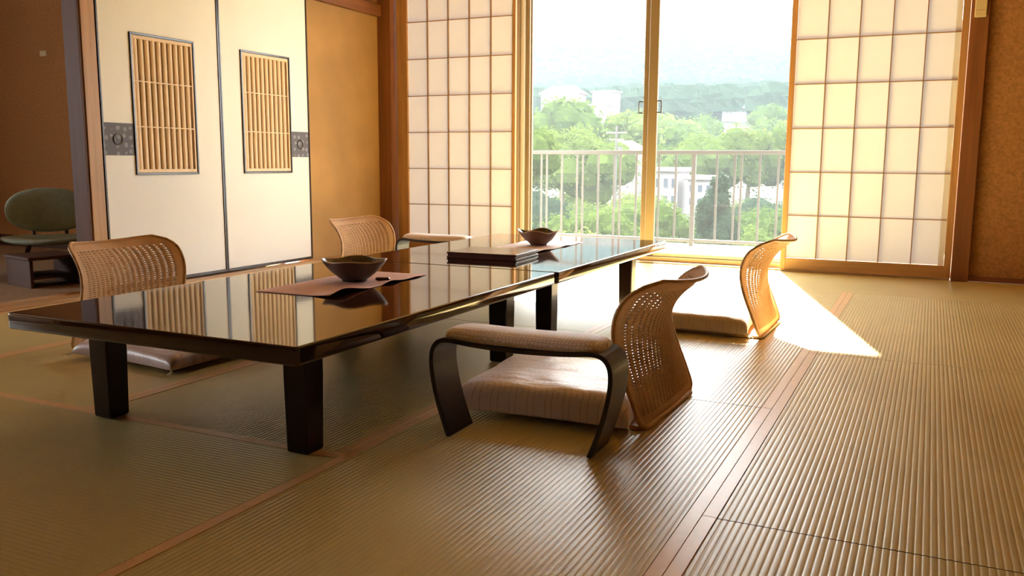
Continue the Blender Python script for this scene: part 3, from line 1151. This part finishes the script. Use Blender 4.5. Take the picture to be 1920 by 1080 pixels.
def bowl(loc, R_, H_, rz, m_out, m_in, label, ph, amp):
    t = tag(empty('bowl', loc, rz), label, 'bowl')
    N = 72
    def rim(a):
        c4 = math.cos(4 * a + ph)
        return R_ * (1 + .07 * c4), H_ * (1 + amp * c4)
    def ringp(s, inner):
        pts = []
        for k in range(N):
            a = 2 * PI * k / N
            r_, h_ = rim(a)
            rb = R_ * .42
            if not inner:
                rr = rb + (r_ - rb) * (s ** .92 + .10 * math.sin(PI * s))
                z = .006 + (h_ - .006) * s
            else:
                rb2 = rb * .9
                rr = rb2 + (r_ - .0035 - rb2) * (s ** .92 + .10 * math.sin(PI * s))
                z = .013 + (h_ + .0005 - .013) * s
            pts.append((rr * math.cos(a), rr * math.sin(a), z))
        return pts
    S = 14
    V, Fc = [], []
    foot = [[(r_ * math.cos(2 * PI * k / N), r_ * math.sin(2 * PI * k / N), z) for k in range(N)] for r_, z in ((R_ * .37, .001), (R_ * .40, .0), (R_ * .41, .006))]
    rings = foot + [ringp(i / S, False) for i in range(S + 1)]
    for r_ in rings:
        V += r_
    for k in range(len(rings) - 1):
        for i in range(N):
            j = (i + 1) % N
            Fc.append((k * N + i, k * N + j, (k + 1) * N + j, (k + 1) * N + i))
    Fc.append(tuple(reversed(range(N))))
    mesh_obj('outer_wall', V, Fc, m_out, t, True)
    V, Fc = [], []
    rings = [ringp(i / S, True) for i in range(S + 1)]
    for r_ in rings:
        V += r_
    for k in range(S):
        for i in range(N):
            j = (i + 1) % N
            Fc.append((k * N + j, k * N + i, (k + 1) * N + i, (k + 1) * N + j))
    Fc.append(tuple(range(N)))
    mesh_obj('inner_glaze', V, Fc, m_in, t, True)
    pts = []
    for k in range(N):
        a = 2 * PI * k / N
        r_, h_ = rim(a)
        pts.append(((r_ - .0017) * math.cos(a), (r_ - .0017) * math.sin(a), h_))
    MB().tube(pts, .0024, 6, closed=True).obj('lip', M['bowl_rim'], t, True)
    return t
bowl((-1.835, 2.545, TZ + .0022), .109, .074, R(28), M['bowl_dark'], M['bowl_in'], 'dark brown wavy-rimmed ceramic bowl on the near table', 0, .045)
bowl((-1.797, 4.085, TZ + .0022), .103, .072, R(20), M['bowl_tan'], M['bowl_in'], 'russet wavy-rimmed ceramic bowl on the far table', .6, .10)
# small wooden rest beside the dark bowl
o = fix(MB().box(-.026, .026, -.010, .010, 0, .009, c=.003).obj('wooden_rest', M['folder'], None, loc=(-1.752, 2.600, TZ + .0026)))
o.rotation_euler = (0, 0, R(18))
tag(o, 'small dark red wooden rest on the rose placemat beside the dark bowl', 'utensil rest')

# maroon folder (guest book) on the far table
t = tag(empty('folder', (-1.765, 3.505, TZ), R(3)), 'flat maroon folder lying on the far table in front of the russet bowl', 'folder')
W_, L_ = .335, .275
for z0, z1, nm in ((0, .008, 'cover_board'), (.019, .027, 'cover_board')):
    v, f = rounded_slab(-W_ / 2, W_ / 2, -L_ / 2, L_ / 2, z0, z1, .006, .002)
    mesh_obj(nm, v, f, M['folder'], t)
fix(MB().box(-W_ / 2 + .006, W_ / 2 - .006, -L_ / 2 + .004, L_ / 2 - .008, .008, .019).obj('pages', M['folder'], t))

# ---------------------------------------------------------------- alcove furniture
def lounge_chair(loc, rz, label):
    t = tag(empty('lounge_chair', loc, rz), label, 'chair', 'mint green low lounge chairs in the dark alcove')
    # oval padded back (faces +X local)
    V, Fc = [], []
    N, K = 32, 10
    for i in range(K + 1):
        a = PI * i / K
        for k in range(N):
            b = 2 * PI * k / N
            cu, cv = math.cos(b), math.sin(b)
            ww = .262 * (1 + .0 * cv)
            y = math.copysign(abs(cu) ** .86, cu) * ww * math.sin(a) ** .6
            z = math.copysign(abs(cv) ** .9, cv) * .150 * math.sin(a) ** .6
            x = -.028 * math.cos(a) + .10 * (y / .262) ** 2 * .35
            V.append((x - .19 - .12 * z, y, .415 + z))
    for i in range(K):
        for k in range(N):
            k2 = (k + 1) % N
            Fc.append((i * N + k, i * N + k2, (i + 1) * N + k2, (i + 1) * N + k))
    b = mesh_obj('back_cushion', V, Fc, M['mint'], t, True)
    # seat pad: shallow dished round pad
    V, Fc = [], []
    prof_ = [(0, .205), (.18, .203), (.27, .212), (.29, .226), (.283, .240), (.24, .246), (.12, .236), (0, .232)]
    N = 36
    for r_, z in prof_:
        for k in range(N):
            a = 2 * PI * k / N
            V.append((r_ * .95 * math.cos(a) + .02, r_ * math.sin(a), z + .012 * (math.sin(a) ** 2) * (r_ / .29)))
    for i in range(len(prof_) - 1):
        for k in range(N):
            k2 = (k + 1) % N
            Fc.append((i * N + k, i * N + k2, (i + 1) * N + k2, (i + 1) * N + k))
    s = mesh_obj('seat_cushion', V, Fc, M['mint'], t, True)
    fix(s)
    for sy in (-1, 1):
        MB().tube([(-.16, sy * .10, .20), (-.185, sy * .10, .24), (-.20, sy * .10, .34)], .012, 8).obj('back_support', M['dark_wood'], t, True)
    MB().tube([(-.16, -.12, .195), (.18, -.12, .195)], .012, 8).obj('seat_rail', M['dark_wood'], t, True)
    MB().tube([(-.16, .12, .195), (.18, .12, .195)], .012, 8).obj('seat_rail', M['dark_wood'], t, True)
    for sx in (-1, 1):
        for sy in (-1, 1):
            MB().tube([(sx * .15, sy * .12, .197), (sx * .20, sy * .19, 0)], [.013, .009], 8).obj('leg', M['dark_wood'], t, True)
    return t
AZ = -.005
lounge_chair((-5.30, 3.93, AZ), R(-38), 'mint green lounge chair with oval back in the dark alcove')
lounge_chair((-5.60, 3.40, AZ), R(-5), 'mint green lounge chair cut by the left edge of the picture, only its seat showing')
t = tag(empty('side_table', (-4.875, 3.56, AZ), R(-12)), 'low dark wooden table between the mint chairs in the alcove', 'table')
fix(MB().box(-.165, .165, -.16, .16, .165, .185, c=.004).obj('table_top', M['dark_wood'], t))
fix(MB().box(-.155, .155, -.15, -.13, .0, .165, c=.002).obj('side_panel', M['dark_wood'], t))
fix(MB().box(-.155, .155, .13, .15, .0, .165, c=.002).obj('side_panel', M['dark_wood'], t))
fix(MB().box(-.145, .145, -.13, .13, .05, .065, c=.002).obj('shelf', M['dark_wood'], t))
o = fix(MB().box(-.04, .04, -.006, 0, -.022, .022, c=.003).obj('wall_plate', M['switch'], None, loc=(-6.73, 5.0495, 1.62)))
tag(o, 'small pale wall plate high on the dark alcove wall', 'wall plate')

# ---------------------------------------------------------------- outside: ground, trees, houses, haze
def ground_z(x, y):
    pts = [(6.5, -13), (25, -13), (60, -11.5), (110, -9), (180, -5), (260, 4), (340, 17), (450, 26), (600, 40), (800, 85), (1100, 175), (1500, 260), (2000, 300)]
    for (a, b), (c, d) in zip(pts, pts[1:]):
        if y <= c:
            t_ = max(0, (y - a) / (c - a))
            t_ = t_ * t_ * (3 - 2 * t_) if y > 300 else t_
            z = b + (d - b) * t_
            break
    else:
        z = pts[-1][1]
    ang = x / max(y, 1)
    if y > 450:
        k = min(1, (y - 450) / 500)
        z *= 1 + k * (.25 - .80 * min(1, max(0, (ang + .30) / .28)) * .62)
        z += k * 16 * noise.noise(Vector((x / 170, y / 170, 0)))
    z += min(1, y / 300) * 3 * noise.noise(Vector((x / 50, y / 50, 3)))
    return z
ys = [7.9 + 0, 14, 25, 40, 60, 85, 110, 145, 180, 220, 260, 300, 340, 390, 450, 520, 600, 700, 800, 900, 1000, 1150, 1300, 1500, 1700, 2000]
V, Fc = [], []
NXg = 60
for y in ys:
    for i in range(NXg + 1):
        ang = -1.6 + 2.4 * i / NXg
        x = ang * max(y, 60)
        V.append((x, y, ground_z(x, y)))
for j in range(len(ys) - 1):
    for i in range(NXg):
        a = j * (NXg + 1) + i
        Fc.append((a, a + 1, a + NXg + 2, a + NXg + 1))
M['hill'] = mat_simple('hillside_green', (0.012, 0.020, 0.008), 0.95, 0.4, .03)
struct(mesh_obj('hillside', V, Fc, M['hill'], None, True))

def mat_leaf(name, a, b):
    m = NB(name)
    oi = m.n('ShaderNodeObjectInfo')
    f = m.noise(m.coord('Object'), 1.3, 3)
    g = m.math('ADD', m.math('MULTIPLY', oi.outputs['Random'], .5), m.math('MULTIPLY', f, .5))
    c = m.ramp(g, [(0.2, a), (0.8, b)])
    d = m.n('ShaderNodeBsdfDiffuse')
    t_ = m.n('ShaderNodeBsdfTranslucent')
    mx = m.n('ShaderNodeMixShader')
    m.lk(c, d.inputs[0])
    m.lk(c, t_.inputs[0])
    mx.inputs[0].default_value = .35
    m.lk(d.outputs[0], mx.inputs[1])
    m.lk(t_.outputs[0], mx.inputs[2])
    m.lk(mx.outputs[0], m.out.inputs['Surface'])
    return m.m
M['leaf_light'] = mat_leaf('fresh_leaves', (0.028, 0.052, 0.012), (0.080, 0.110, 0.028))
M['leaf_dark'] = mat_leaf('evergreen_leaves', (0.010, 0.022, 0.014), (0.020, 0.036, 0.022))
M['bark'] = mat_simple('bark', (0.10, 0.07, 0.05), 0.9)

def crown_mesh(seed, nblob, nleaf, leaf, shape='round'):
    rnd = random.Random(seed)
    blobs = []
    for k in range(nblob):
        if shape == 'round':
            a = rnd.uniform(0, 2 * PI)
            rr = math.sqrt(rnd.random()) * .62
            z = rnd.uniform(-.45, .62)
            rr *= math.sqrt(max(.1, 1 - (z / .9) ** 2))
            blobs.append((rr * math.cos(a), rr * math.sin(a), z * .8, rnd.uniform(.26, .42)))
        else:
            z = rnd.uniform(-.9, .95)
            w_ = .46 * (1 - (z + .95) / 2.1)
            a = rnd.uniform(0, 2 * PI)
            blobs.append((w_ * math.cos(a), w_ * math.sin(a), z, .14 + w_ * .3))
    V, Fc = [], []
    for (bx, by, bz, br) in blobs:      # inner body
        base = len(V)
        for i in range(5):
            t_ = PI * (i + .5) / 5
            for k in range(7):
                p = 2 * PI * k / 7 + i
                q = br * .80
                V.append((bx + q * math.sin(t_) * math.cos(p), by + q * math.sin(t_) * math.sin(p), bz + q * math.cos(t_)))
        for i in range(4):
            for k in range(7):
                k2 = (k + 1) % 7
                Fc.append((base + i * 7 + k, base + i * 7 + k2, base + i * 7 + 7 + k2, base + i * 7 + 7 + k))
    for _ in range(nleaf):
        bx, by, bz, br = rnd.choice(blobs)
        d = Vector((rnd.gauss(0, 1), rnd.gauss(0, 1), rnd.gauss(.25, 1))).normalized()
        c = Vector((bx, by, bz)) + d * br * rnd.uniform(.82, 1.12)
        n_ = (d + Vector((rnd.uniform(-.7, .7), rnd.uniform(-.7, .7), rnd.uniform(-.3, .8)))).normalized()
        a = n_.orthogonal().normalized()
        b = n_.cross(a)
        s = leaf * rnd.uniform(.6, 1.3)
        base = len(V)
        an = rnd.uniform(0, PI)
        a, b = a * math.cos(an) + b * math.sin(an), b * math.cos(an) - a * math.sin(an)
        V += [tuple(c + a * s), tuple(c + b * s * .6), tuple(c - a * s), tuple(c - b * s * .6 + n_ * s * .3)]
        Fc.append((base, base + 1, base + 2, base + 3))
    return V, Fc
def tree_proto(seed, shape, mat, fine):
    t = empty('tree')
    v, f = crown_mesh(seed, 26 if shape == 'round' else 34, 5200 if fine else 1500, .034 if fine else .062, shape)
    c = mesh_obj('crown', v, f, mat, t)
    c.location = (0, 0, 1.15 if shape == 'round' else 1.25)
    MB().tube([(0, 0, -.35), (.02, .01, .4), (-.02, 0, 1.0)], [.06, .05, .03], 7).obj('trunk', M['bark'], t)
    return t
protos = {('round', 'l', 1): [tree_proto(s, 'round', M['leaf_light'], True) for s in (1, 2, 3)],
          ('round', 'l', 0): [tree_proto(s, 'round', M['leaf_light'], False) for s in (4, 5)],
          ('round', 'd', 1): [tree_proto(s, 'round', M['leaf_dark'], True) for s in (6,)],
          ('cone', 'd', 1): [tree_proto(s, 'cone', M['leaf_dark'], True) for s in (7,)]}
used = set()
rt = random.Random(11)
def plant(kind, x, y, top, size, label, group):
    """top: height of the crown's top; size: crown radius"""
    pr = rt.choice(protos[kind])
    ht = 2.0 if kind[0] == 'round' else 2.25
    if pr.name in used:
        o = copy_tree(pr)
    else:
        o = pr
        used.add(pr.name)
    sz = size
    o.location = (x, y, top - ht * sz * (1.0 if kind[0] == 'round' else 1.0))
    o.rotation_euler = (0, 0, rt.uniform(0, 2 * PI))
    o.scale = (sz, sz, sz * (.9 if kind[0] == 'round' else 1.0))
    o.location.z = top - ht * sz * (.9 if kind[0] == 'round' else 1.0)
    tag(o, label, 'tree', group)
    return o
# slope right below the balcony (seen through the railing)
near = []
for row, (y, top0, sz) in enumerate(((23, -3.2, 2.5), (28, -3.0, 2.7), (35, -2.7, 3.0), (43, -2.3, 3.3), (53, -2.1, 3.7), (66, -2.2, 4.3), (82, -2.4, 5.0), (98, -3.2, 6.0), (112, -3.4, 6.5))):
    x = -.52 * y
    while x < -.09 * y:
        xx = x + rt.uniform(-.8, .8)
        near.append((xx, y + rt.uniform(-2.5, 2.5), top0 + rt.uniform(-1.0, .8), sz * rt.uniform(.85, 1.15), row))
        x += sz * 1.15
ROWS = ('nearest', 'second', 'third', 'fourth', 'fifth', 'sixth', 'seventh', 'eighth', 'last')
for (x, y, tp, sz, row) in near:
    r_ = x / y
    if -.29 < r_ < -.205 and y > 30:
        tp -= 1.4 + y * .02        # gap where the houses show
    kind = ('round', 'd', 1) if rt.random() < .08 else ('round', 'l', 1)
    leaf_word = 'dark green' if kind[1] == 'd' else 'light green'
    pane = 'left' if r_ < -.305 else 'right'
    plant(kind, x, y, tp, sz, leaf_word + ' tree below the railing, ' + pane + ' pane, ' + ROWS[row] + ' row from the balcony', 'trees on the slope below the balcony')
plant(('cone', 'd', 1), -7.9, 36, .1, 2.5, 'dark pointed evergreen standing up behind the railing bars, right of the window post', None)
plant(('round', 'l', 1), -17.6, 37, 2.6, 2.5, 'tall light green tree rising at the left edge of the window', None)
for x, y, tp, sz in ((-41, 100, 5.2, 7), (-35, 95, 3.9, 6), (-48, 104, 4.5, 6)):
    nm = {-41: 'the middle one of three', -35: 'next to the utility pole', -48: 'leftmost of three'}[x]
    plant(('round', 'l', 1), x, y, tp, sz, 'round yellow-green tree crown just above the railing, left pane, ' + nm, 'round crowns above the railing, left pane')
for x, y, tp, sz in ((-30.5, 130, 5.3, 7.5), (-24.5, 133, 6.3, 7.2), (-18, 138, 6.6, 7.8), (-12, 134, 6.2, 7), (-39.5, 142, 3.9, 6.5)):
    nm = {-30.5: 'nearest to the middle of the railing', -24.5: 'above the white house in the right pane', -18: 'behind the pointed evergreen', -12: 'beside the right paper screen', -39.5: 'hugging the window mullion'}[x]
    plant(('round', 'l', 1), x, y, tp, sz, 'round light green tree crown, right pane, ' + nm, 'round crowns above the railing, right pane')
for x, y, tp, sz in ((-66, 165, 13.5, 10), (-56, 170, 11, 9), (-75, 160, 12, 10), (-48, 180, 8, 8)):
    nm = {-66: 'second from the left', -56: 'third from the left', -75: 'leftmost', -48: 'rightmost'}[x]
    plant(('round', 'l', 0), x, y, tp, sz, 'broad pale green tree mound below the pinkish house, ' + nm + ' of four', 'broad tree mounds, left pane')
for k in range(26):
    y = rt.uniform(205, 285)
    x = y * rt.uniform(-.52, -.08)
    kd = ('round', 'l', 0) if rt.random() < .75 else ('round', 'd', 1)
    plant(kd, x, y, ground_z(x, y) + rt.uniform(8, 11), rt.uniform(8, 11), ('hazy green' if kd[1] == 'l' else 'hazy dark') + ' tree crown on the far middle slope, ' + ('left pane' if x / y < -.305 else 'right pane'), 'hazy trees on the far middle slope')

# far forest: nobody could count it
rf = random.Random(5)
V, Fc = [], []
ico = []
for i in range(3):
    t_ = PI / 2 * (i + .6) / 3
    for k in range(6):
        p = 2 * PI * k / 6 + i * .5
        ico.append((math.sin(t_) * math.cos(p), math.sin(t_) * math.sin(p), math.cos(t_)))
icof = [tuple(range(6))] + [(i * 6 + k, i * 6 + 6 + k, i * 6 + 6 + (k + 1) % 6, i * 6 + (k + 1) % 6) for i in range(2) for k in range(6)]
for n_ in range(9000):
    y = 330 + 1300 * rf.random() ** 1.3
    x = y * rf.uniform(-.62, .05)
    z = ground_z(x, y)
    s = rf.uniform(4.5, 8.5) * (1 + y / 1600)
    b = len(V)
    j = [rf.uniform(.8, 1.2) for _ in range(3)]
    V += [(x + s * a * j[0], y + s * c * j[1], z + s * d * j[2] * 1.2) for a, c, d in ico]
    Fc += [tuple(b + q for q in f) for f in icof]
o = mesh_obj('far_forest', V, Fc, M['leaf_dark'])
o['kind'] = 'stuff'
o['label'] = 'hazy blue forest covering the mountain across the valley'
o['category'] = 'forest'

M['white_wall'] = mat_simple('white_render', (0.20, 0.18, 0.19), 0.8, .05)
M['pink_wall'] = mat_simple('pinkish_render', (0.20, 0.13, 0.135), 0.8, .05)
M['roof_grey'] = mat_simple('grey_roof', (0.30, 0.31, 0.34), 0.6, .08)
M['roof_red'] = mat_simple('russet_roof', (0.42, 0.22, 0.18), 0.7, .08)
M['pane_dark'] = mat_simple('dark_pane', (0.05, 0.06, 0.08), 0.15, .05)
def house(x, y, z0, w_, d, h, wall, roof, label, nw=4, floors=2, flat=False):
    t = tag(empty('house', (x, y, z0), R(rt.uniform(-12, 12))), label, 'house')
    fix(MB().box(-w_ / 2, w_ / 2, -d / 2, d / 2, -12, h).obj('wall', M[wall], t))
    if flat:
        fix(MB().box(-w_ / 2 - .6, w_ / 2 + .6, -d / 2 - .6, d / 2 + .6, h + .01, h + .6, c=.1).obj('roof', M[roof], t))
    else:
        e = .9
        v = [(-w_ / 2 - e, -d / 2 - e, h), (w_ / 2 + e, -d / 2 - e, h), (w_ / 2 + e, d / 2 + e, h), (-w_ / 2 - e, d / 2 + e, h), (-w_ / 2 + d * .3, 0, h + d * .33), (w_ / 2 - d * .3, 0, h + d * .33)]
        fix(mesh_obj('roof', v, [(0, 1, 5, 4), (1, 2, 5), (2, 3, 4, 5), (3, 0, 4), (3, 2, 1, 0)], M[roof], t))
    me = None
    for fl in range(floors):
        for k in range(nw):
            px = -w_ / 2 + w_ * (k + .5) / nw
            pz = h * (fl + .3) / floors
            ww, hh = w_ / nw * .28, h / floors * .22
            if me is None:
                ob = fix(MB().box(-ww, ww, -d / 2 - .12, -d / 2 - .01, -hh, hh * 1.6).obj('window', M['white_wall'], t))
                me = ob.data
                ob.location = (px, 0, pz)
                pn = fix(MB().box(-ww * .85, ww * .85, -d / 2 - .16, -d / 2 - .121, -hh * .85, hh * 1.45).obj('pane', M['pane_dark'], ob))
                pme = pn.data
            else:
                ob = linked('window', me, t, (px, 0, pz))
                linked('pane', pme, ob)
    return t
house(-32.6, 118, -5.2, 4.4, 5, 4.6, 'white_wall', 'white_wall', 'white flat-roofed house behind the railing bars, right of the window post', 4, 2, True)
house(-27.0, 116, -5.0, 3.4, 4, 3.4, 'white_wall', 'white_wall', 'small white flat-roofed house behind the railing, left of the pointed evergreen', 3, 2, True)
house(-44.2, 134, 1.0, 5, 4.6, 1.5, 'white_wall', 'roof_grey', 'pale house with a grey hipped roof beside the utility pole', 4, 1)
house(-130, 318, 22, 15, 9, 4.2, 'pink_wall', 'roof_red', 'pinkish house on the hillside at the far left of the view', 6, 2)
house(-114, 322, 22, 8, 8, 4.5, 'white_wall', 'white_wall', 'white house on the hillside right of the pinkish one', 4, 2, True)
house(-118, 308, 18.5, 20, 8, 2.2, 'white_wall', 'roof_grey', 'long low grey-roofed building on the hillside below the pinkish and white houses', 9, 1, True)
house(-66, 330, 17, 9, 8, 3.0, 'white_wall', 'white_wall', 'white low house among trees in the middle of the right pane', 5, 1)
house(-51, 345, 18, 16, 9, 4, 'pink_wall', 'roof_red', 'pinkish house with russet roof at the right end of the view', 6, 2)
house(-200, 760, 84, 42, 20, 12, 'pink_wall', 'white_wall', 'pale hotel building high on the mountain, left of its neighbour', 8, 2, True)
house(-165, 770, 84, 30, 18, 10, 'white_wall', 'white_wall', 'pale hotel building high on the mountain, right of its neighbour', 6, 2, True)
t = tag(empty('utility_pole', (-30.3, 89, -9)), 'utility pole with cross arm rising above the railing in the left pane', 'pole')
MB().tube([(0, 0, 0), (0, 0, 13.4)], [.16, .11], 8).obj('mast', M['rail'], t)
fix(MB().box(-1.1, 1.1, -.05, .05, 12.7, 12.82).obj('cross_arm', M['roof_red'], t))
fix(MB().box(-.8, .8, -.05, .05, 12.0, 12.1).obj('cross_arm', M['roof_red'], t))
MB().tube([(.45, -.1, 10.4), (.45, -.1, 11.3)], .24, 10).obj('transformer', M['rail'], t)

# valley haze
HAZE = 0.000125
hz = MB().box(-1500, 1200, 16, 2200, -60, 420).obj('valley_haze', M['gap'])
m = bpy.data.materials.new('haze')
m.use_nodes = True
m.node_tree.nodes.clear()
vsn = m.node_tree.nodes.new('ShaderNodeVolumeScatter')
vsn.inputs['Color'].default_value = (0.60, 0.84, 1.0, 1)
vsn.inputs['Density'].default_value = HAZE
vsn.inputs['Anisotropy'].default_value = 0.0
mo = m.node_tree.nodes.new('ShaderNodeOutputMaterial')
m.node_tree.links.new(vsn.outputs[0], mo.inputs['Volume'])
hz.data.materials.clear()
hz.data.materials.append(m)
fix(hz)
hz['kind'] = 'stuff'
hz['label'] = 'pale blue haze hanging over the valley and the mountain'
hz['category'] = 'haze'
